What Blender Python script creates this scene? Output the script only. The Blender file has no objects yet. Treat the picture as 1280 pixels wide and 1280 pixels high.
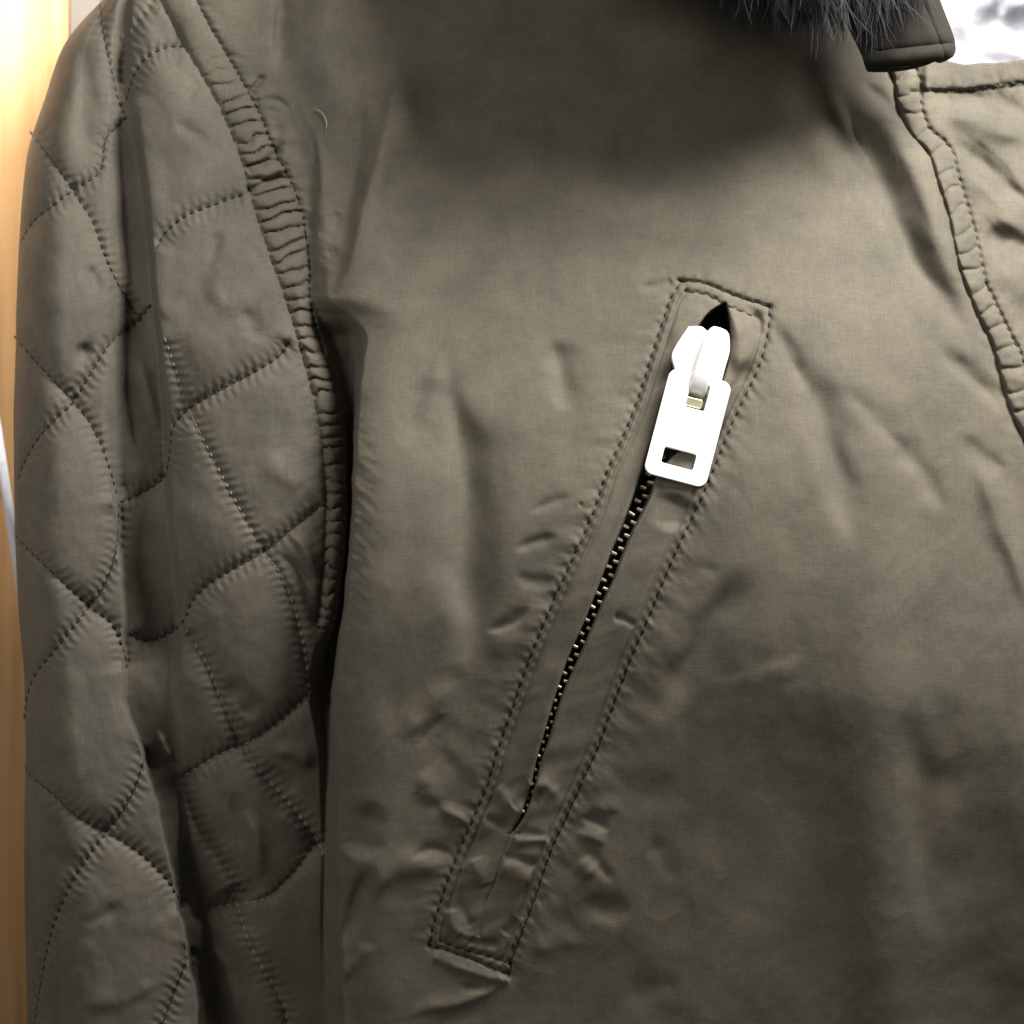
import bpy, bmesh, math, random
import numpy as np
from mathutils import Vector, Matrix, Euler

random.seed(4); RNG = np.random.RandomState(7)
SC = bpy.context.scene
COL = SC.collection
S = 0.00025            # metres per photograph pixel at the chest of the jacket
DCAM = 0.60            # camera distance

# ---------------------------------------------------------------- camera
cam = bpy.data.cameras.new('camera'); camo = bpy.data.objects.new('camera', cam); COL.objects.link(camo)
camo.location = (0, -DCAM, 0); camo.rotation_euler = (math.radians(90), 0, 0)
cam.sensor_width = 36; cam.lens = 36 * DCAM / (1280 * S); cam.clip_start = 0.01; cam.clip_end = 20
cam.dof.use_dof = True; cam.dof.focus_distance = DCAM - 0.003; cam.dof.aperture_fstop = 14
SC.camera = camo

# ---------------------------------------------------------------- light
w = bpy.data.worlds.new('World'); SC.world = w; w.use_nodes = True
w.node_tree.nodes['Background'].inputs[0].default_value = (1.0, 0.95, 0.86, 1)
w.node_tree.nodes['Background'].inputs[1].default_value = 0.07

def area(name, loc, target, sx, sy, watts, col, spread=180):
    l = bpy.data.lights.new(name, 'AREA'); l.shape = 'RECTANGLE'; l.size = sx; l.size_y = sy
    l.energy = watts; l.color = col
    o = bpy.data.objects.new(name, l); COL.objects.link(o); o.location = loc
    o.rotation_euler = (Vector(target) - Vector(loc)).to_track_quat('-Z', 'Y').to_euler()
    l.spread = math.radians(spread)
    return o
area('ceiling_lamp', (0.27, -0.22, 0.40), (0.02, 0, 0.04), 0.20, 0.18, 7.6, (1.0, 0.975, 0.93))
area('left_fill', (-0.40, -0.46, 0.26), (-0.14, 0.05, 0.0), 0.30, 0.30, 0.9, (1.0, 0.97, 0.92), 120)  # unseen soft fill, added to lift the sleeve and the door
area('door_fill', (-0.175, 0.085, 0.66), (-0.262, 0.145, -0.10), 0.06, 0.03, 0.48, (1.0, 0.94, 0.84), 26)  # added narrow light behind the jacket, only to brighten the wooden door
SC.view_settings.view_transform = 'Standard'; SC.view_settings.look = 'None'
SC.view_settings.exposure = 0.0; SC.view_settings.gamma = 1

# ---------------------------------------------------------------- helpers
def P(px, py, h):
    """photograph pixel and height towards the viewer (mm) -> place in the room"""
    d = h * 0.001
    k = (DCAM - d) / DCAM
    return ((px - 640) * S * k, -d, (640 - py) * S * k)

def tag(o, label=None, cat=None, group=None, kind=None):
    if label: o['label'] = label
    if cat: o['category'] = cat
    if group: o['group'] = group
    if kind: o['kind'] = kind
    return o
def empty(name, loc=(0, 0, 0), parent=None):
    o = bpy.data.objects.new(name, None); COL.objects.link(o); o.location = loc; o.parent = parent
    o.empty_display_size = 0.01
    return o
def link(name, me, mat, parent=None, smooth=True):
    if mat: me.materials.append(mat)
    if smooth and len(me.polygons):
        me.polygons.foreach_set('use_smooth', np.ones(len(me.polygons), bool))
    o = bpy.data.objects.new(name, me); COL.objects.link(o); o.parent = parent
    return o
def mesh_np(name, V, F, N=None):
    me = bpy.data.meshes.new(name)
    V = np.asarray(V, np.float32); F = np.asarray(F, np.int32); k = F.shape[1]
    me.vertices.add(len(V)); me.vertices.foreach_set('co', V.ravel())
    me.loops.add(F.size); me.loops.foreach_set('vertex_index', F.ravel())
    me.polygons.add(len(F)); me.polygons.foreach_set('loop_start', np.arange(0, F.size, k, dtype=np.int32))
    me.update(calc_edges=True)
    if N is not None:
        me.polygons.foreach_set('use_smooth', np.ones(len(F), bool))
        me.normals_split_custom_set_from_vertices(np.asarray(N, np.float32))
    return me
def place(o, px, py, h, rz=0, rx=0, ry=0):
    o.location = P(px, py, h); o.rotation_euler = (rx, rz, ry)

def nodes(name):
    m = bpy.data.materials.new(name); m.use_nodes = True
    nt = m.node_tree; b = nt.nodes['Principled BSDF']
    return m, nt, b
def fabric(name, col, var=0.15, rough=0.78, sheen=0.03, weave=0.25, spec=0.16, tint=(1.04, 0.985, 0.95)):
    m, nt, b = nodes(name); L = nt.links.new
    tc = nt.nodes.new('ShaderNodeTexCoord')
    n1 = nt.nodes.new('ShaderNodeTexNoise'); n1.inputs['Scale'].default_value = 55; n1.inputs['Detail'].default_value = 5
    n1.inputs['Roughness'].default_value = 0.6
    n2 = nt.nodes.new('ShaderNodeTexNoise'); n2.inputs['Scale'].default_value = 2300; n2.inputs['Detail'].default_value = 2
    th = []
    for sc in ((2600, 300, 260), (260, 300, 2600)):
        mp = nt.nodes.new('ShaderNodeMapping'); mp.inputs['Scale'].default_value = sc; L(tc.outputs['Object'], mp.inputs[0])
        q = nt.nodes.new('ShaderNodeTexNoise'); q.inputs['Scale'].default_value = 1; q.inputs['Detail'].default_value = 1.5
        L(mp.outputs[0], q.inputs['Vector']); th.append(q)
    n3 = nt.nodes.new('ShaderNodeMath'); n3.operation = 'ADD'; L(th[0].outputs['Fac'], n3.inputs[0]); L(th[1].outputs['Fac'], n3.inputs[1])
    n2s = n2; n2 = nt.nodes.new('ShaderNodeMath'); n2.operation = 'MULTIPLY_ADD'; n2.inputs[1].default_value = 0.5; L(n3.outputs[0], n2.inputs[0])
    n4 = nt.nodes.new('ShaderNodeMath'); n4.operation = 'MULTIPLY_ADD'; n4.inputs[1].default_value = 0.5; n4.inputs[2].default_value = -0.25; L(n2s.outputs['Fac'], n4.inputs[0]); L(n4.outputs[0], n2.inputs[2])
    for n in (n1, n2s): L(tc.outputs['Object'], n.inputs['Vector'])
    r = nt.nodes.new('ShaderNodeValToRGB')
    c = np.array(col)
    lo = c * (1 - var); hi = c * (1 + var) * np.array(tint)
    r.color_ramp.elements[0].position = 0.33; r.color_ramp.elements[0].color = (*lo, 1)
    r.color_ramp.elements[1].position = 0.67; r.color_ramp.elements[1].color = (*hi, 1)
    L(n1.outputs['Fac'], r.inputs[0])
    mx = nt.nodes.new('ShaderNodeMix'); mx.data_type = 'RGBA'; mx.blend_type = 'MULTIPLY'; mx.inputs[0].default_value = 1
    r2 = nt.nodes.new('ShaderNodeValToRGB')
    r2.color_ramp.elements[0].position = 0.3; r2.color_ramp.elements[0].color = (0.84, 0.84, 0.84, 1)
    r2.color_ramp.elements[1].position = 0.7; r2.color_ramp.elements[1].color = (1.12, 1.12, 1.12, 1)
    L(n2.outputs[0], r2.inputs[0])
    L(r.outputs[0], mx.inputs[6]); L(r2.outputs[0], mx.inputs[7])
    L(mx.outputs[2], b.inputs['Base Color'])
    b.inputs['Roughness'].default_value = rough
    b.inputs['Specular IOR Level'].default_value = spec
    b.inputs['Sheen Weight'].default_value = sheen; b.inputs['Sheen Roughness'].default_value = 0.5
    b1 = nt.nodes.new('ShaderNodeBump'); b1.inputs['Strength'].default_value = weave; b1.inputs['Distance'].default_value = 0.0002
    L(n2.outputs[0], b1.inputs['Height'])
    L(b1.outputs['Normal'], b.inputs['Normal'])
    return m
def plain(name, col, rough=0.5, metal=0.0, var=0.1, scale=300, bump=0.0):
    m, nt, b = nodes(name); L = nt.links.new
    tc = nt.nodes.new('ShaderNodeTexCoord')
    n1 = nt.nodes.new('ShaderNodeTexNoise'); n1.inputs['Scale'].default_value = scale; n1.inputs['Detail'].default_value = 4
    L(tc.outputs['Object'], n1.inputs['Vector'])
    r = nt.nodes.new('ShaderNodeValToRGB'); c = np.array(col)
    r.color_ramp.elements[0].color = (*(c * (1 - var)), 1); r.color_ramp.elements[1].color = (*np.minimum(c * (1 + var), 1), 1)
    L(n1.outputs['Fac'], r.inputs[0]); L(r.outputs[0], b.inputs['Base Color'])
    b.inputs['Roughness'].default_value = rough; b.inputs['Metallic'].default_value = metal
    if bump:
        bb = nt.nodes.new('ShaderNodeBump'); bb.inputs['Strength'].default_value = bump; bb.inputs['Distance'].default_value = 0.0003
        L(n1.outputs['Fac'], bb.inputs['Height']); L(bb.outputs['Normal'], b.inputs['Normal'])
    return m

M = {}
OLIVE = (0.117, 0.107, 0.084)
M['cotton'] = fabric('olive_cotton', OLIVE)
M['quilt'] = fabric('olive_quilted_cotton', (0.115, 0.106, 0.086))
M['thread'] = plain('dark_thread', (0.022, 0.020, 0.017), 0.8)
M['thread_pale'] = plain('pale_thread', (0.30, 0.28, 0.23), 0.6)
M['thread_mid'] = plain('olive_thread', (0.075, 0.07, 0.055), 0.7)
M['tape'] = fabric('zip_tape_black', (0.012, 0.011, 0.010), sheen=0.05)
M['steel'] = plain('bright_nickel', (0.97, 0.965, 0.95), 0.32, 0.12, 0.02, 400)
M['bridge'] = plain('brassy_nickel', (0.80, 0.76, 0.52), 0.3, 0.7, 0.05, 400)
M['tooth'] = plain('antique_metal', (0.32, 0.29, 0.21), 0.45, 0.75, 0.3, 900)
M['shaded_cotton'] = fabric('shaded_olive_cotton', (0.022, 0.020, 0.016))  # olive cotton with the hood's shade on the flap put into its colour
M['fur_under'] = plain('charcoal_fur', (0.016, 0.017, 0.021), 0.75, 0, 0.3)
M['fur_grey'] = plain('grey_fur', (0.10, 0.105, 0.125), 0.6, 0, 0.25)

# ---------------------------------------------------------------- noise
def perlin(X, Y, seed=0):
    r = np.random.RandomState(seed); n = 256
    perm = r.permutation(n); perm = np.concatenate([perm, perm])
    ang = r.rand(n) * 2 * np.pi; gx, gy = np.cos(ang), np.sin(ang)
    xi = np.floor(X).astype(int); yi = np.floor(Y).astype(int)
    xf = X - xi; yf = Y - yi; xi &= 255; yi &= 255
    u = xf * xf * xf * (xf * (xf * 6 - 15) + 10); v = yf * yf * yf * (yf * (yf * 6 - 15) + 10)
    def g(ix, iy, dx, dy):
        h = perm[perm[ix & 255] + (iy & 255)]
        return gx[h] * dx + gy[h] * dy
    a = g(xi, yi, xf, yf); b = g(xi + 1, yi, xf - 1, yf); c = g(xi, yi + 1, xf, yf - 1); d = g(xi + 1, yi + 1, xf - 1, yf - 1)
    return (a * (1 - u) + b * u) * (1 - v) + (c * (1 - u) + d * u) * v
def fbm(X, Y, o=4, seed=0):
    s = 0; a = 1
    for i in range(o): s = s + a * perlin(X * 2 ** i + 17.3 * i, Y * 2 ** i + 5.1 * i, seed + i); a *= 0.5
    return s
def ridged(X, Y, o=3, seed=0):
    s = 0; a = 1
    for i in range(o): s = s + a * (1 - np.abs(perlin(X * 2 ** i + 3.3 * i, Y * 2 ** i + 9.1 * i, seed + i)) * 2.2) ** 3; a *= 0.45
    return s
def pchip(x, y, xq):
    x = np.asarray(x, float); y = np.asarray(y, float); h = np.diff(x); dl = np.diff(y) / h
    d = np.zeros_like(y)
    for i in range(1, len(x) - 1):
        if dl[i - 1] * dl[i] > 0:
            w1 = 2 * h[i] + h[i - 1]; w2 = h[i] + 2 * h[i - 1]
            d[i] = (w1 + w2) / (w1 / dl[i - 1] + w2 / dl[i])
    k = np.clip(np.searchsorted(x, xq) - 1, 0, len(x) - 2); t = np.clip((xq - x[k]) / h[k], 0, 1)
    t2 = t * t; t3 = t2 * t
    return (2*t3-3*t2+1)*y[k] + (t3-2*t2+t)*h[k]*d[k] + (-2*t3+3*t2)*y[k+1] + (t3-t2)*h[k]*d[k+1]
def crom(pts, step=5.0):
    p = np.array(pts, float)
    if len(p) == 2:
        n = max(2, int(np.linalg.norm(p[1] - p[0]) / step)); t = np.linspace(0, 1, n)[:, None]
        return p[0] * (1 - t) + p[1] * t
    p = np.vstack([2 * p[0] - p[1], p, 2 * p[-1] - p[-2]]); out = []
    for i in range(1, len(p) - 2):
        n = max(1, int(np.linalg.norm(p[i + 1] - p[i]) / step))
        t = np.linspace(0, 1, n, endpoint=False)[:, None]
        a, b, c, d = p[i - 1], p[i], p[i + 1], p[i + 2]
        out.append(0.5 * (2 * b + (c - a) * t + (2 * a - 5 * b + 4 * c - d) * t * t + (3 * b - a - 3 * c + d) * t ** 3))
    out.append(p[-2][None]); return np.vstack(out)
def sstep(a, b, x):
    t = np.clip((x - a) / (b - a), 0, 1); return t * t * (3 - 2 * t)

# ---------------------------------------------------------------- raster of the jacket's surface (height in mm)
R = 1.5
XS = np.concatenate([np.arange(-18, 1300, R), 1300 + np.linspace(10, 420, 30)])
YS = np.concatenate([np.linspace(-420, -40, 26), np.arange(-24, 1304, R), 1304 + np.linspace(12, 420, 26)])
NX, NY = len(XS), len(YS)
X, Y = np.meshgrid(XS, YS)
def rng(xs0, xs1, ys0, ys1):
    i0, i1 = np.searchsorted(XS, xs0), np.searchsorted(XS, xs1); j0, j1 = np.searchsorted(YS, ys0), np.searchsorted(YS, ys1)
    return (slice(j0, j1), slice(i0, i1))
class CF:
    """distance field of a drawn curve: d signed (right / up of travel positive), t arc length"""
    def __init__(s, pts, rad):
        p = crom(pts, 6.0); s.p = p
        seg = np.diff(p, axis=0); ln = np.linalg.norm(seg, axis=1); s.cum = np.concatenate([[0], np.cumsum(ln)]); s.L = s.cum[-1]
        s.sl = rng(p[:, 0].min() - rad, p[:, 0].max() + rad, p[:, 1].min() - rad, p[:, 1].max() + rad)
        gx, gy = X[s.sl], Y[s.sl]; bx, by = XS[s.sl[1]], YS[s.sl[0]]
        D = np.full(gx.shape, 1e9); T = np.zeros(gx.shape); SG = np.ones(gx.shape)
        for i in range(len(seg)):
            a, b = p[i], p[i + 1]
            if ln[i] < 1e-6: continue
            i0, i1 = np.searchsorted(bx, min(a[0], b[0]) - rad), np.searchsorted(bx, max(a[0], b[0]) + rad)
            j0, j1 = np.searchsorted(by, min(a[1], b[1]) - rad), np.searchsorted(by, max(a[1], b[1]) + rad)
            if i0 >= i1 or j0 >= j1: continue
            q = (slice(j0, j1), slice(i0, i1)); x = gx[q] - a[0]; y = gy[q] - a[1]
            tx, ty = seg[i] / ln[i]; u = np.clip(x * tx + y * ty, 0, ln[i]); ex, ey = x - u * tx, y - u * ty
            d = np.hypot(ex, ey); m = d < D[q]
            D[q] = np.where(m, d, D[q]); T[q] = np.where(m, s.cum[i] + u, T[q]); SG[q] = np.where(m, np.sign(x * ty - y * tx), SG[q])
        s.d = D * SG; s.a = D; s.t = T
    def fade(s, f0, f1):
        g = np.ones_like(s.t)
        if f0: g = g * sstep(0, f0, s.t)
        if f1: g = g * sstep(0, f1, s.L - s.t)
        return g

H = np.zeros((NY, NX))
# --- knots of the horizontal section, row by row: [x0..x11], [h0..h11]
rows = [
 (-420, [560,580,600,610,614,620,640,690,700,705,710,720], [-10,-8,-6,-6,-6,-6,-5,-5,-5,-5,-5,-5]),
 (-60, [200,212,224,230,234,240,256,268,300,330,350,362], [-34,-24,-18,-17,-16,-14,-12,-11,-10,-9,-9,-8]),
 (0,   [128,138,148,154,158,168,186,201,246,300,332,352], [-44,-22,-16,-17,-17,-13,-11,-10,-9,-9,-8.5,-8]),
 (60,  [78,108,140,150,156,164,198,232,279,315,340,350],  [-44,-15,-13,-15,-15.5,-12,-8,-9,-8.5,-8.5,-8,-7.5]),
 (120, [57,100,135,150,158,168,215,264,312,345,360,372],  [-44,-12,-12,-16,-16.5,-12,-6,-8,-8.5,-8.5,-8,-7]),
 (200, [33,86,128,154,170,182,245,300,352,378,394,404],   [-46,-11,-13,-21,-22,-12,-6,-8,-9,-10,-8,-6]),
 (300, [24,82,132,163,184,192,260,330,381,389,399,410],   [-46,-10,-13,-23,-24,-12,-6,-8,-10,-11,-8,-5]),
 (370, [21,82,134,168,190,197,270,353,387,391,399,412],   [-46,-10,-13,-24,-25,-12,-6,-8,-11,-12,-9,-4.5]),
 (396, [20,81,133,166,192,199,276,362,392,402,418,444],   [-46,-10,-13,-24,-25,-12,-6,-9,-13,-16,-15,-4]),
 (422, [20,80,132,165,195,202,282,371,400,418,436,460],   [-46,-10,-13,-24,-25,-12,-6,-9,-16,-25,-25,-3]),
 (455, [19,79,131,163,197,206,290,380,410,428,440,455],   [-46,-10,-13,-24,-25,-13,-6,-10,-17,-28,-29,-3]),
 (520, [17,78,126,160,202,213,305,397,427,436,441,448],   [-46,-10,-13,-24,-26,-14,-7,-11,-18,-26,-28,-4]),
 (640, [18,78,141,151,207,218,315,408,434,436,438,443],   [-46,-10,-12,-26,-27,-15,-8,-12,-18,-23,-25,-4]),
 (760, [23,82,152,158,218,232,315,400,424,426,428,433],   [-46,-10,-12,-28,-29,-19,-11,-16,-22,-27,-28,-4]),
 (860, [31,92,153,159,214,228,315,385,395,405,413,419],   [-46,-10,-12,-26,-27,-22,-15,-21,-30,-36,-36,-4]),
 (950, [32,100,178,183,218,230,320,398,404,408,411,423],  [-46,-10,-12,-32,-33,-29,-23,-26,-29,-31,-29,-4]),
 (1050,[30,108,205,210,226,240,330,400,404,407,410,425],  [-46,-10,-12,-35,-36,-32,-26,-28,-29,-30,-27,-4]),
 (1150,[31,118,226,231,248,264,340,400,404,407,410,428],  [-46,-9,-12,-37,-38,-34,-28,-29,-30,-30,-27,-4]),
 (1280,[34,130,245,250,264,278,345,402,406,408,411,430],  [-46,-9,-12,-38,-39,-35,-29,-30,-30,-30,-27,-4]),
 (1724,[40,140,255,264,280,290,350,410,414,417,420,424],  [-46,-9,-12,-38,-39,-35,-29,-30,-30,-30,-27,-4])]
ry = [r[0] for r in rows]
KX = np.array([pchip(ry, [r[1][k] for r in rows], YS) for k in range(12)])
_wb = 4.0 * perlin(YS / 62, YS * 0, 17) + 1.5 * perlin(YS / 19, YS * 0, 18)
for _k in (9, 10, 11): KX[_k] += _wb * sstep(430, 480, YS)
for _k in (2, 3): KX[_k] += 1.6 * _wb[::-1] * sstep(560, 660, YS)
KH = np.array([pchip(ry, [r[2][k] for r in rows], YS) for k in range(12)])
for j in range(NY):
    kx = np.append(KX[:, j], KX[11, j] + 60); kh = np.append(KH[:, j], 0.0)
    kx = np.maximum.accumulate(kx + np.arange(13) * 1e-3)
    h = pchip(kx, kh, XS)
    s = np.clip((XS - kx[0]) / (kx[1] - kx[0]), 0, 1)
    h = np.where(XS < kx[1], kh[1] - (kh[1] - kh[0]) * (1 - np.sqrt(np.maximum(1 - (1 - s) ** 2, 0))), h)
    H[j] = h
# soften by a small blur in y (knots bend)
def edgex(k, y): return np.interp(y, YS, KX[k])

# --- the body of the jacket: broad shape
BX = KX[11][:, None]
bm_ = sstep(-4, 60, X - BX)                       # weight: only right of the body edge
def blob(cx, cy, rx, ry_, a, rot=0):
    c, s_ = math.cos(rot), math.sin(rot); u = (X - cx) * c + (Y - cy) * s_; v = -(X - cx) * s_ + (Y - cy) * c
    return a * np.exp(-(u / rx) ** 2 - (v / ry_) ** 2)
body = np.zeros_like(H)
_ty = np.arange(-900, 2200, 10.0); _tv = pchip([-900, -420, -60, 120, 300, 480, 640, 760, 900, 1050, 1300, 1724, 2200], [-60, -50, -32, -22, -9.0, 3.5, 10.0, 9.0, 0.5, -9, -26, -50, -80], _ty)
_kn = np.exp(-(np.arange(-12, 13) / 6.0) ** 2); _tv = np.convolve(np.pad(_tv, 12, mode='edge'), _kn / _kn.sum(), 'valid')
body += np.interp(Y - (0.38 * np.clip(X - 860, 0, 450) - 0.12 * np.clip(860 - X, 0, 300)) * sstep(430, 760, Y), _ty, _tv)
body += pchip([0, 430, 700, 1000, 1280, 1724], [0, 0, 5, 9, 4, -14], XS)[None, :]
body += blob(1020, 560, 210, 260, 5.0, -0.35)
body += blob(1000, 1080, 120, 240, -3.2)
body += blob(1230, 1120, 60, 260, -3.0, 0.0)
body += blob(1098, 1110, 44, 230, 4.6); body += blob(1290, 1080, 60, 300, 3.0)
body += blob(480, 560, 70, 300, 1.4)
body += blob(470, 1120, 60, 200, 1.5)
lowb = sstep(395, 450, Y)
bv = pchip([-420, -60, 120, 300, 395, 500], [-46, -28, -18, -7, -1, 0], YS)[:, None]
_eq = sstep(820, 960, Y); _ew = sstep(-7, -1, X - BX) * (1 - _eq) + sstep(-12, 16, X - BX) * _eq
H += body * (sstep(-200, 120, X - BX) * (1 - lowb) + _ew * lowb) + bv * (1 - sstep(-200, 120, X - BX)) * (1 - lowb)
vert = pchip([-420, 560, 900, 1280, 1724], [0, 0, -5, -24, -48], YS)[:, None]
H += vert * (1 - _ew)
# the trench rows below: shape of the sleeve side is carried with the body where they are one cloth (upper left)
def ridge(pts, amp, wl, wr, f0=30, f1=30, rad=None, jit=0.0):
    rad = rad or 2.8 * max(wl, wr); c = CF(pts, rad)
    mx_, my_ = np.mean([p[0] for p in pts]), np.mean([p[1] for p in pts])
    if min(wl, wr) >= 12 and mx_ > 420: amp *= 1.5
    if max(wl, wr) <= 16 and 560 < mx_ < 1060 and my_ > 620 and not (mx_ < 800 and my_ > 960) and not (mx_ < 800 and my_ < 800): amp *= 0.5; wl, wr = wl * 1.3, wr * 1.3
    if 480 < mx_ < 800 and 820 < my_ < 1300: amp *= 0.6
    if mx_ > 1190 and my_ < 460: amp *= 0.8; wl, wr = wl * 1.35, wr * 1.35
    elif mx_ > 1030 and my_ < 460: amp *= 0.9; wl, wr = wl * 1.15, wr * 1.15
    seed = int(abs(pts[0][0] * 3 + pts[0][1] * 7)) % 200
    f0 = max(f0, 0.33 * c.L) if f0 > 6 else f0; f1 = max(f1, 0.33 * c.L) if f1 > 6 else f1
    fd = c.fade(min(f0, c.L * 0.5), min(f1, c.L * 0.5))
    q_ = max(30, 2.6 * max(wl, wr)); n = perlin(X[c.sl] / q_, Y[c.sl] / q_, seed)
    wd = np.where(c.d > 0, wr, wl) * (0.62 + 0.45 * fd) * (1 + 0.35 * n)
    dd = c.d + 0.35 * min(wl, wr) * perlin(X[c.sl] / q_, Y[c.sl] / q_, seed + 1)
    p = np.exp(-(dd / wd) ** 2) * fd * (1 + 0.5 * perlin(c.t / max(30, c.L / 3), c.t * 0, seed + 2)) * sstep(rad, rad * 0.6, c.a)
    H[c.sl] += amp * 1.1 * p
def groove(pts, depth, w, f0=0, f1=0, pitch=0, pdepth=0.0, pw=None, sharp=True, seed=0):
    c = CF(pts, max(5 * w, 30)); 
    g = np.exp(-c.a / w) if sharp else np.exp(-(c.a / w) ** 2)
    prof = -depth * g
    if pitch:
        pw = pw or w * 0.6
        ph = c.t / pitch
        prof = prof - pdepth * (0.5 + 0.5 * np.cos(2 * np.pi * ph)) * np.exp(-(c.a / pw) ** 2)
        prof = prof + 0.22 * pdepth * np.cos(2 * np.pi * ph + 1.2 * np.sign(c.d)) * np.exp(-((c.a - pw * 1.6) / (pw * 1.4)) ** 2)
    H[c.sl] += prof * c.fade(16 if f0 else 0, 16 if f1 else 0)
def pucker(pts, amp, reach, wave, side=0, f0=20, f1=20, seed=0, slant=0.0, power=1.0, off=0):
    """wrinkles that run out from a seam"""
    c = CF(pts, reach * 2.6); a = np.abs(c.a - off) if off else c.a
    ph = c.t / wave + slant * c.d / wave
    n = perlin(ph, c.a / (reach * 1.6) + 3 + 5 * (c.d > 0), seed) + 0.5 * perlin(ph * 2.1, c.a / reach + 9, seed + 3)
    env = np.exp(-(a / reach) ** power) * c.fade(f0, f1) * sstep(reach * 2.5, reach * 1.3, c.a)
    if side > 0: env = env * (c.d > 0)
    if side < 0: env = env * (c.d < 0)
    H[c.sl] += amp * n * env * 1.6

# ---- general cloth crumple
wx = X + 26 * fbm(X / 170, Y / 170, 2, 40); wy = Y + 26 * fbm(X / 170, Y / 170, 2, 50)
slv = 1 - sstep(-20, 0, X - KX[9][:, None])
H += 1.0 * fbm(wx / 150, wy / 190, 3, 1) * bm_
H += 0.17 * ridged((wx + 0.5 * wy) / 90, (wy - 0.3 * wx) / 170, 3, 5) * bm_ * (0.3 + 0.9 * sstep(-0.2, 0.5, fbm(X / 260, Y / 260, 2, 8)))
H += 0.05 * fbm(X / 20, Y / 20, 2, 11)
H += 0.07 * ridged(wx / 38 + 0.2 * wy / 38, wy / 60, 2, 25) * sstep(-0.1, 0.5, fbm(X / 120, Y / 120, 2, 28))
H += 0.55 * fbm(X / 44, Y / 60, 3, 21) * slv

# ---- sleeve quilting
Q = {
 'A': ([(124,-30),(126,15),(131,49),(139,86),(146,120),(157,146)], 1),
 'B': ([(160,144),(140,164),(131,178),(126,212),(108,228),(90,239),(62,260),(41,278),(24,306)], 1),
 'C': ([(36,162),(43,172),(75,214),(92,240),(116,277),(131,319),(148,356),(172,397)], 1),
 'D': ([(190,378),(172,402),(142,424),(116,462),(92,502),(68,525),(45,552),(30,580),(20,606)], 1),
 'E': ([(16,418),(26,430),(52,460),(92,502),(116,535),(135,580),(148,626)], 1),
 'D2': ([(148,626),(147,662),(142,700),(129,735),(112,758),(75,805),(45,842),(34,872),(30,900)], 1),
 'F': ([(18,664),(26,677),(56,707),(112,758),(139,779),(152,806),(160,840)], 1),
 'L': ([(30,955),(40,971),(64,991),(97,1021),(133,1040),(169,1062),(195,1085),(214,1107),(232,1140)], 1),
 'M': ([(188,930),(180,950),(169,984),(152,1017),(133,1040),(101,1085),(79,1126),(64,1167),(52,1224),(42,1290),(36,1340)], 1),
 'N': ([(242,1180),(229,1212),(214,1250),(200,1290),(185,1340)], 1),
 'MID': ([(148,628),(165,622),(180,614),(205,596),(213,560),(216,535),(236,511),(270,490),(319,464),(352,442),(364,420)], 1),
 'I': ([(157,128),(165,101),(180,75),(206,60),(234,58)], 1),
 'H': ([(155,112),(154,80),(165,41),(187,8),(200,-30)], 1),
 'J': ([(195,314),(206,292),(232,270),(270,255),(309,241)], 1),
 'U': ([(160,788),(176,800),(205,795),(228,778),(245,745),(278,719),(330,689),(367,659),(407,628)], 1),
 'G': ([(205,420),(219,460),(236,511),(270,580),(296,629),(330,689),(352,719),(368,760),(380,810),(388,870)], 2),
 'G0': ([(232,785),(240,800),(259,830),(277,875),(300,924),(322,961),(360,1002),(397,1051),(404,1070)], 2),
 'QQ': ([(392,860),(379,875),(352,901),(319,924),(277,942),(240,964),(222,975)], 2),
 'RR': ([(400,1045),(382,1074),(360,1100),(334,1122),(300,1130),(270,1134),(236,1148)], 2),
 'SS': ([(285,1105),(296,1130),(311,1175),(330,1212),(352,1250),(362,1290),(372,1340)], 2),
 'TT': ([(222,962),(244,1017),(270,1062),(300,1106),(312,1130)], 1),
}
for k, (pts, kind) in Q.items():
    dp = {'A': 1.6, 'TT': 3.4, 'G': 1.2, 'H': 2.2}.get(k, 2.4)
    if k in ('G0', 'QQ', 'RR', 'SS'): dp = 2.8
    groove(pts, dp * 1.15, 16, 6, 6, pitch=11, pdepth=0.75, pw=5)
    pucker(pts, 0.26, 16, 13, f0=6, f1=6, seed=hash(k) % 97 if False else len(k) * 7 + ord(k[0]))
# sleeve: dents and small folds
ridge([(95,20),(104,90),(108,180),(112,230)], -1.6, 12, 16, 10, 40)
ridge([(108,330),(118,350),(122,372)], -1.8, 9, 9, 14, 14)
ridge([(92,432),(105,440),(120,446)], -2.4, 12, 12, 14, 14)
ridge([(215,150),(240,165),(262,182)], -1.3, 7, 9, 16, 12)
ridge([(255,100),(240,112),(236,128)], -0.9, 6, 6, 12, 12)
ridge([(300,385),(318,405),(320,430)], -1.6, 12, 12, 14, 14)
ridge([(225,420),(245,370),(262,330),(280,300)], -1.2, 14, 12, 30, 20)
ridge([(275,285),(268,310),(258,330)], -1.2, 8, 8, 12, 12)
ridge([(312,305),(330,330),(338,350)], -1.0, 7, 7, 12, 12)
ridge([(262,345),(280,380),(300,372),(330,372)], 0.8, 10, 10, 20, 20)
ridge([(345,395),(365,380),(355,360)], -0.9, 7, 7, 10, 10)
ridge([(360,660),(382,690),(402,720)], 1.6, 7, 7, 10, 10)
ridge([(345,690),(372,712),(392,745)], -1.6, 7, 7, 10, 10)
ridge([(345,705),(368,735),(385,775),(392,795)], 1.4, 8, 8, 10, 14)
ridge([(330,560),(350,590),(380,610)], 1.0, 14, 14, 20, 10)
ridge([(275,850),(300,875),(318,905)], -2.0, 9, 14, 14, 14)
ridge([(302,1012),(315,1035),(322,1070),(320,1105)], 2.2, 9, 11, 14, 20)
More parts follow.
